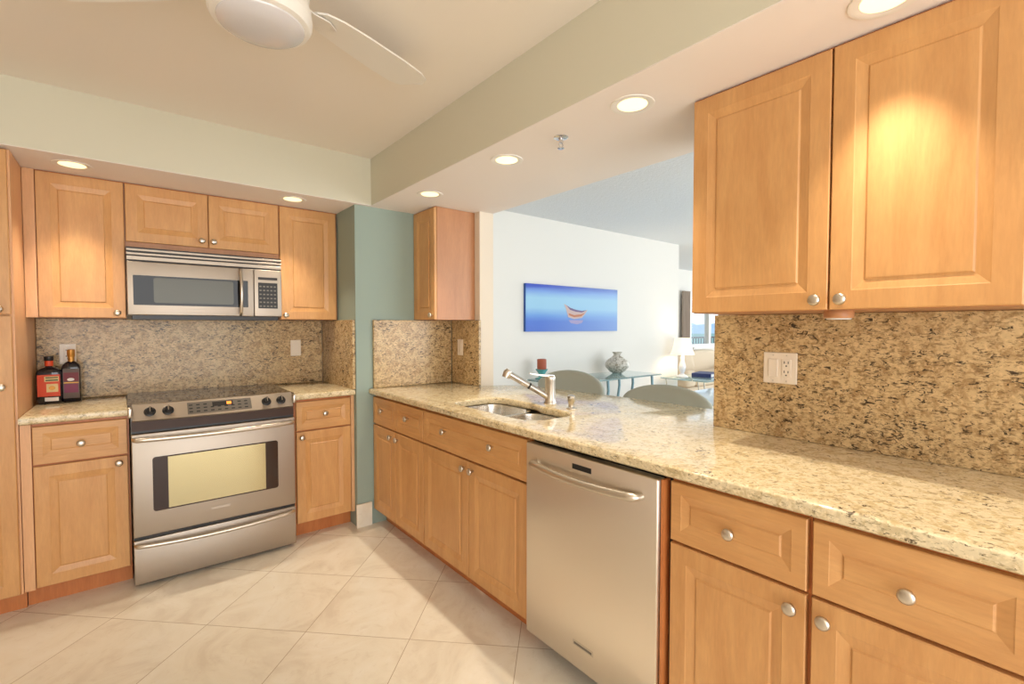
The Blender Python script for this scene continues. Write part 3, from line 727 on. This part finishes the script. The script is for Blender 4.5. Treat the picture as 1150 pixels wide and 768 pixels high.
# ------------------------------------------------------------------ console table with vase and candle
t = thing('console_table', 'glass-topped console table with curved blue-grey legs by the dining wall', 'table', (3.7, 3.2, 0))
slab('glass_top', M['glassedge'], [rrect(-0.74, 0.76, -0.27, 0.24, 0.03)], 0.806, 0.820, 0.003, (0, 0, 0), t)
for x, y in ((-0.60, -0.22), (-0.10, -0.23), (0.62, -0.23), (0.36, 0.0), (0.62, 0.02), (-0.60, 0.19)):
    MB().tube([(x, y, 0.806), (x + 0.01, y, 0.70), (x - 0.02, y, 0.55), (x - 0.07, y, 0.35), (x - 0.05, y, 0.15), (x, y, 0)], 0.014).build('leg', M['tealmetal'], t, smooth=True)
t = thing('vase', 'round marbled grey and white vase on the glass console table', 'vase', (4.14, 3.29, 0.820))
vm = mat('marbled_vase', srgb(200, 190, 176), 0.3); q = NT(vm)
q.l(q.ramp(q.noise(q.coord((1, 1, 1)), 14, 4, 0.6, 2.0), [(0.42, srgb(160, 150, 132)), (0.5, srgb(232, 226, 214)), (0.62, srgb(178, 168, 152))]), q.b.inputs['Base Color'])
MB().lathe([(0.05, 0), (0.085, 0.02), (0.125, 0.065), (0.130, 0.095), (0.110, 0.135), (0.065, 0.170), (0.040, 0.190), (0.038, 0.205), (0.055, 0.228), (0.048, 0.228), (0.03, 0.205)], n=40).build('vessel', vm, t, smooth=True)
t = thing('candle_holder', 'turquoise pedestal candle holder with rust candle, beside first stool', 'candle', (3.09, 3.36, 0.820))
MB().lathe([(0.060, 0), (0.062, 0.008), (0.030, 0.020), (0.026, 0.045), (0.055, 0.085), (0.062, 0.095), (0.03, 0.097)], n=32).build('pedestal', M['teal'], t, smooth=True)
MB().lathe([(0.043, 0.0955), (0.045, 0.10), (0.045, 0.190), (0.030, 0.193)], n=32).build('candle', M['rust'], t, smooth=True)
b = MB().lathe([(0.03, 0), (0.07, 0.012), (0.09, 0.035), (0.086, 0.035), (0.05, 0.016)], (3.30, 3.33, 0.820), n=32, sy=0.6)
tag(b.build('dish', M['teal'], shift=(3.30, 3.33, 0.820), smooth=True), 'small turquoise glass dish behind the first stool back', 'dish')

# ------------------------------------------------------------------ painting
pm = mat('painted_seascape', srgb(120, 160, 220), 0.6); q = NT(pm)
cc = q.n('ShaderNodeTexCoord'); ss = q.n('ShaderNodeSeparateXYZ'); q.l(cc.outputs['Object'], ss.inputs[0])
nz = q.noise(q.coord((1.2, 1, 14)), 2.2, 3)
ad = q.n('ShaderNodeMath', operation='MULTIPLY_ADD'); ad.inputs[1].default_value = 2.12; ad.inputs[2].default_value = -0.03; q.l(ss.outputs['Z'], ad.inputs[0])
a2 = q.n('ShaderNodeMath', operation='MULTIPLY_ADD'); a2.inputs[1].default_value = 0.06; q.l(nz, a2.inputs[0]); q.l(ad.outputs[0], a2.inputs[2])
c = q.ramp(a2.outputs[0], [(0.0, srgb(84, 118, 206)), (0.22, srgb(86, 124, 212)), (0.34, srgb(110, 158, 224)), (0.5, srgb(158, 204, 234)), (0.72, srgb(160, 206, 234)), (0.86, srgb(124, 162, 226)), (0.95, srgb(64, 88, 196)), (1.0, srgb(58, 82, 190))])
x2 = q.n('ShaderNodeMapRange'); x2.inputs[1].default_value = 0.2; x2.inputs[2].default_value = 1.7; x2.inputs[3].default_value = 0.0; x2.inputs[4].default_value = 0.5
q.l(ss.outputs['X'], x2.inputs[0]); c = q.mix(x2.outputs[0], c, srgb(186, 216, 240)); q.l(c, q.b.inputs['Base Color'])
t = thing('painting', 'long blue seascape canvas with a small boat on the dining wall', 'painting', (3.006, 3.50, 1.275))
cv = MB().box(0, 1.398, 0.0, 0.029, 0, 0.472, 0.002, 1).build('canvas', pm, t)
M['blueedge'] = mat('canvas_edge', srgb(38, 88, 170), 0.6)
MB().box(-0.0012, 0.0, 0.001, 0.029, 0.001, 0.471).build('canvas_edge', M['blueedge'], t)
bm1 = mat('boat_hull_paint', srgb(206, 180, 176), 0.6); bm2 = mat('boat_stripe_paint', srgb(196, 128, 96), 0.6); bm3 = mat('boat_reflection_paint', srgb(170, 160, 200), 0.6); bm4 = mat('boat_dark_paint', srgb(120, 100, 140), 0.6)
MB().prism([(0.526, 0.285), (0.556, 0.231), (0.586, 0.149), (0.676, 0.129), (0.796, 0.143), (0.850, 0.190), (0.886, 0.231), (0.796, 0.204), (0.700, 0.210), (0.604, 0.244), (0.546, 0.280)], F(-0.0016), 0.0016).build('painted_hull', bm1, cv)
MB().prism([(0.556, 0.275), (0.616, 0.248), (0.700, 0.229), (0.796, 0.218), (0.868, 0.229), (0.796, 0.202), (0.700, 0.208), (0.616, 0.226)], F(-0.0022), 0.0012).build('painted_gunwale', bm4, cv)
MB().prism([(0.598, 0.167), (0.676, 0.149), (0.784, 0.159), (0.844, 0.197), (0.784, 0.183), (0.676, 0.172), (0.592, 0.191)], F(-0.0022), 0.0012).build('painted_stripe', bm2, cv)
MB().prism([(0.592, 0.118), (0.820, 0.118), (0.796, 0.089), (0.724, 0.075), (0.628, 0.086)], F(-0.0016), 0.0016).build('painted_reflection', bm3, cv)

# ------------------------------------------------------------------ side table, lamp, books, sofa, dining table
t = thing('side_table', 'glass-topped side table with thin curved metal legs holding the lamp', 'table', (5.55, 3.26, 0))
slab('glass_top', M['glassedge'], [rrect(-0.30, 0.62, -0.40, 0.24, 0.03)], 0.668, 0.680, 0.003, (0, 0, 0), t)
for x, y in ((-0.24, -0.33), (0.50, -0.33), (-0.24, 0.18), (0.50, 0.18)):
    MB().tube([(x, y, 0.668), (x + 0.04, y, 0.5), (x + 0.09, y, 0.3), (x + 0.02, y, 0.0)], 0.009).build('leg', M['nickel'], t, smooth=True)
t = thing('table_lamp', 'lit table lamp with white bell shade and clear glass base', 'lamp', (5.50, 3.33, 0.680))
MB().lathe([(0.075, 0), (0.078, 0.012), (0.05, 0.025), (0.022, 0.05), (0.038, 0.09), (0.045, 0.13), (0.032, 0.18), (0.020, 0.22), (0.028, 0.25), (0.016, 0.28), (0.010, 0.34)], n=32).build('base', M['crystal'], t, smooth=True)
mb = MB(); n = 40
mb.grid([[(r * math.cos(2 * PI * k / n), r * math.sin(2 * PI * k / n), h) for k in range(n)] for r, h in ((0.150, 0.290), (0.128, 0.335), (0.110, 0.40), (0.095, 0.500))], cap=False)
sh = mb.build('lamp_shade', M['shade'], t, smooth=True); sm = sh.modifiers.new('thick', 'SOLIDIFY'); sm.thickness = 0.002
l = bpy.data.lights.new('lamp_bulb', 'POINT'); l.energy = 4.5; l.color = (1, 0.72, 0.42); l.shadow_soft_size = 0.04
o = bpy.data.objects.new('lamp_bulb', l); C.objects.link(o); o.parent = t; o.location = (0, 0, 0.40)
t = thing('book', 'dark navy book lying on the glass side table right of the lamp', 'book', (5.66, 3.03, 0.680), math.radians(12))
MB().box(0, 0.34, 0, 0.24, 0, 0.008).box(0, 0.34, 0, 0.24, 0.042, 0.050).box(0, 0.34, 0.232, 0.24, 0.008, 0.042).box(0, 0.012, 0, 0.24, 0.008, 0.042).build('cover', M['blue_book'], t)
MB().box(0.012, 0.333, 0.006, 0.232, 0.008, 0.042).build('pages', M['paper'], t)
t = thing('sofa', 'beige upholstered sofa at right beyond the lamp table', 'sofa', (6.35, 3.75, 0))
MB().box(0, 2.4, 0, 0.95, 0.0, 0.42, 0.03, 3).build('base', M['sofa'], t, smooth=True)
MB().box(0, 0.26, 0.0, 0.95, 0.42, 0.68, 0.06, 4).build('arm', M['sofa'], t, smooth=True)
MB().box(2.14, 2.4, 0.0, 0.95, 0.42, 0.68, 0.06, 4).build('arm', M['sofa'], t, smooth=True)
MB().box(0.26, 2.14, 0.70, 0.95, 0.42, 0.90, 0.06, 4).build('backrest', M['sofa'], t, smooth=True)
MB().box(0.28, 1.19, 0.0, 0.69, 0.42, 0.56, 0.04, 4).build('seat_cushion', M['sofa'], t, smooth=True)
MB().box(1.21, 2.12, 0.0, 0.69, 0.42, 0.56, 0.04, 4).build('seat_cushion', M['sofa'], t, smooth=True)
b = MB(); rings = []
for s_, h in ((0.3, -0.085), (0.8, -0.06), (1, 0), (0.8, 0.06), (0.3, 0.085)):
    rings.append([(x, h, y) for x, y in rrect(-0.24 * s_, 0.24 * s_, -0.22 * s_, 0.22 * s_, 0.06 * s_, 5)])
b.grid(rings)
o = b.build('throw_pillow', M['sofa'], smooth=True, angle=80); o.location = (7.1, 4.28, 0.795); o.rotation_euler = (math.radians(-14), 0, 0)
tag(o, 'plump beige throw pillow leaning on the sofa back', 'pillow')
t = thing('dining_table', 'pale glass dining table glimpsed right of second stool', 'table', (4.2, 1.70, 0))
M['reflectglass'] = mat('window_reflection_glass', srgb(206, 224, 236), 0.06)  # window reflection on the table top put into the pale blue colour
slab('glass_top', M['reflectglass'], [rrect(-0.80, 0.9, -0.75, 0.60, 0.12)], 0.728, 0.742, 0.004, (0, 0, 0), t)
for sx_ in (-0.4, 0.5):
    MB().lathe([(0.20, 0), (0.20, 0.03), (0.07, 0.06), (0.06, 0.65), (0.16, 0.70), (0.16, 0.728)], (sx_, -0.12, 0), n=32).build('pedestal', M['white'], t, smooth=True)

# ------------------------------------------------------------------ outside the living-room window
mb = MB(); n = 36
fr = [(8.13 + 0.25 * i / n, 4.93 + 0.018 * math.sin(i * 1.05)) for i in range(n + 1)]
mb.grid([[(x, y - 0.002, z) for x, y in fr] + [(x, y + 0.002, z) for x, y in fr[::-1]] for z in (0.95, 2.0)])
cm = mat('taupe_curtain', srgb(176, 160, 146), 0.9)
tag(mb.build('curtain', cm, shift=(8.25, 4.93, 0.95), smooth=True), 'narrow taupe curtain hanging at the left side of the far window', 'curtain')
t = thing('balcony_railing', 'thin dark balcony railing outside the far window', 'railing', (8.6, 6.6, 0))
MB().box(-0.5, 5.3, -0.02, 0.02, 1.02, 1.06).build('top_rail', M['graphite'], t)
for i in range(44): MB().box(-0.45 + i * 0.13, -0.435 + i * 0.13, -0.008, 0.008, 0.08, 1.02).build('baluster', M['graphite'], t)
MB().box(-0.5, 5.3, -0.02, 0.02, 0.0, 0.08).build('bottom_rail', M['graphite'], t)
struct(MB().box(-300, 900, 8.2, 900, -12.2, -12).build('terrain_ground', M['green']))
b = MB(); rr = []
for i in range(60):
    x = -200 + i * 22; h = 6 + 5 * math.sin(i * 0.7) + 3 * math.sin(i * 1.9)
    rr.append([(x, 480, -12), (x, 500, h), (x, 560, h * 0.7), (x, 640, -12)])
struct(b.grid(rr).build('terrain_hills', M['hill']))
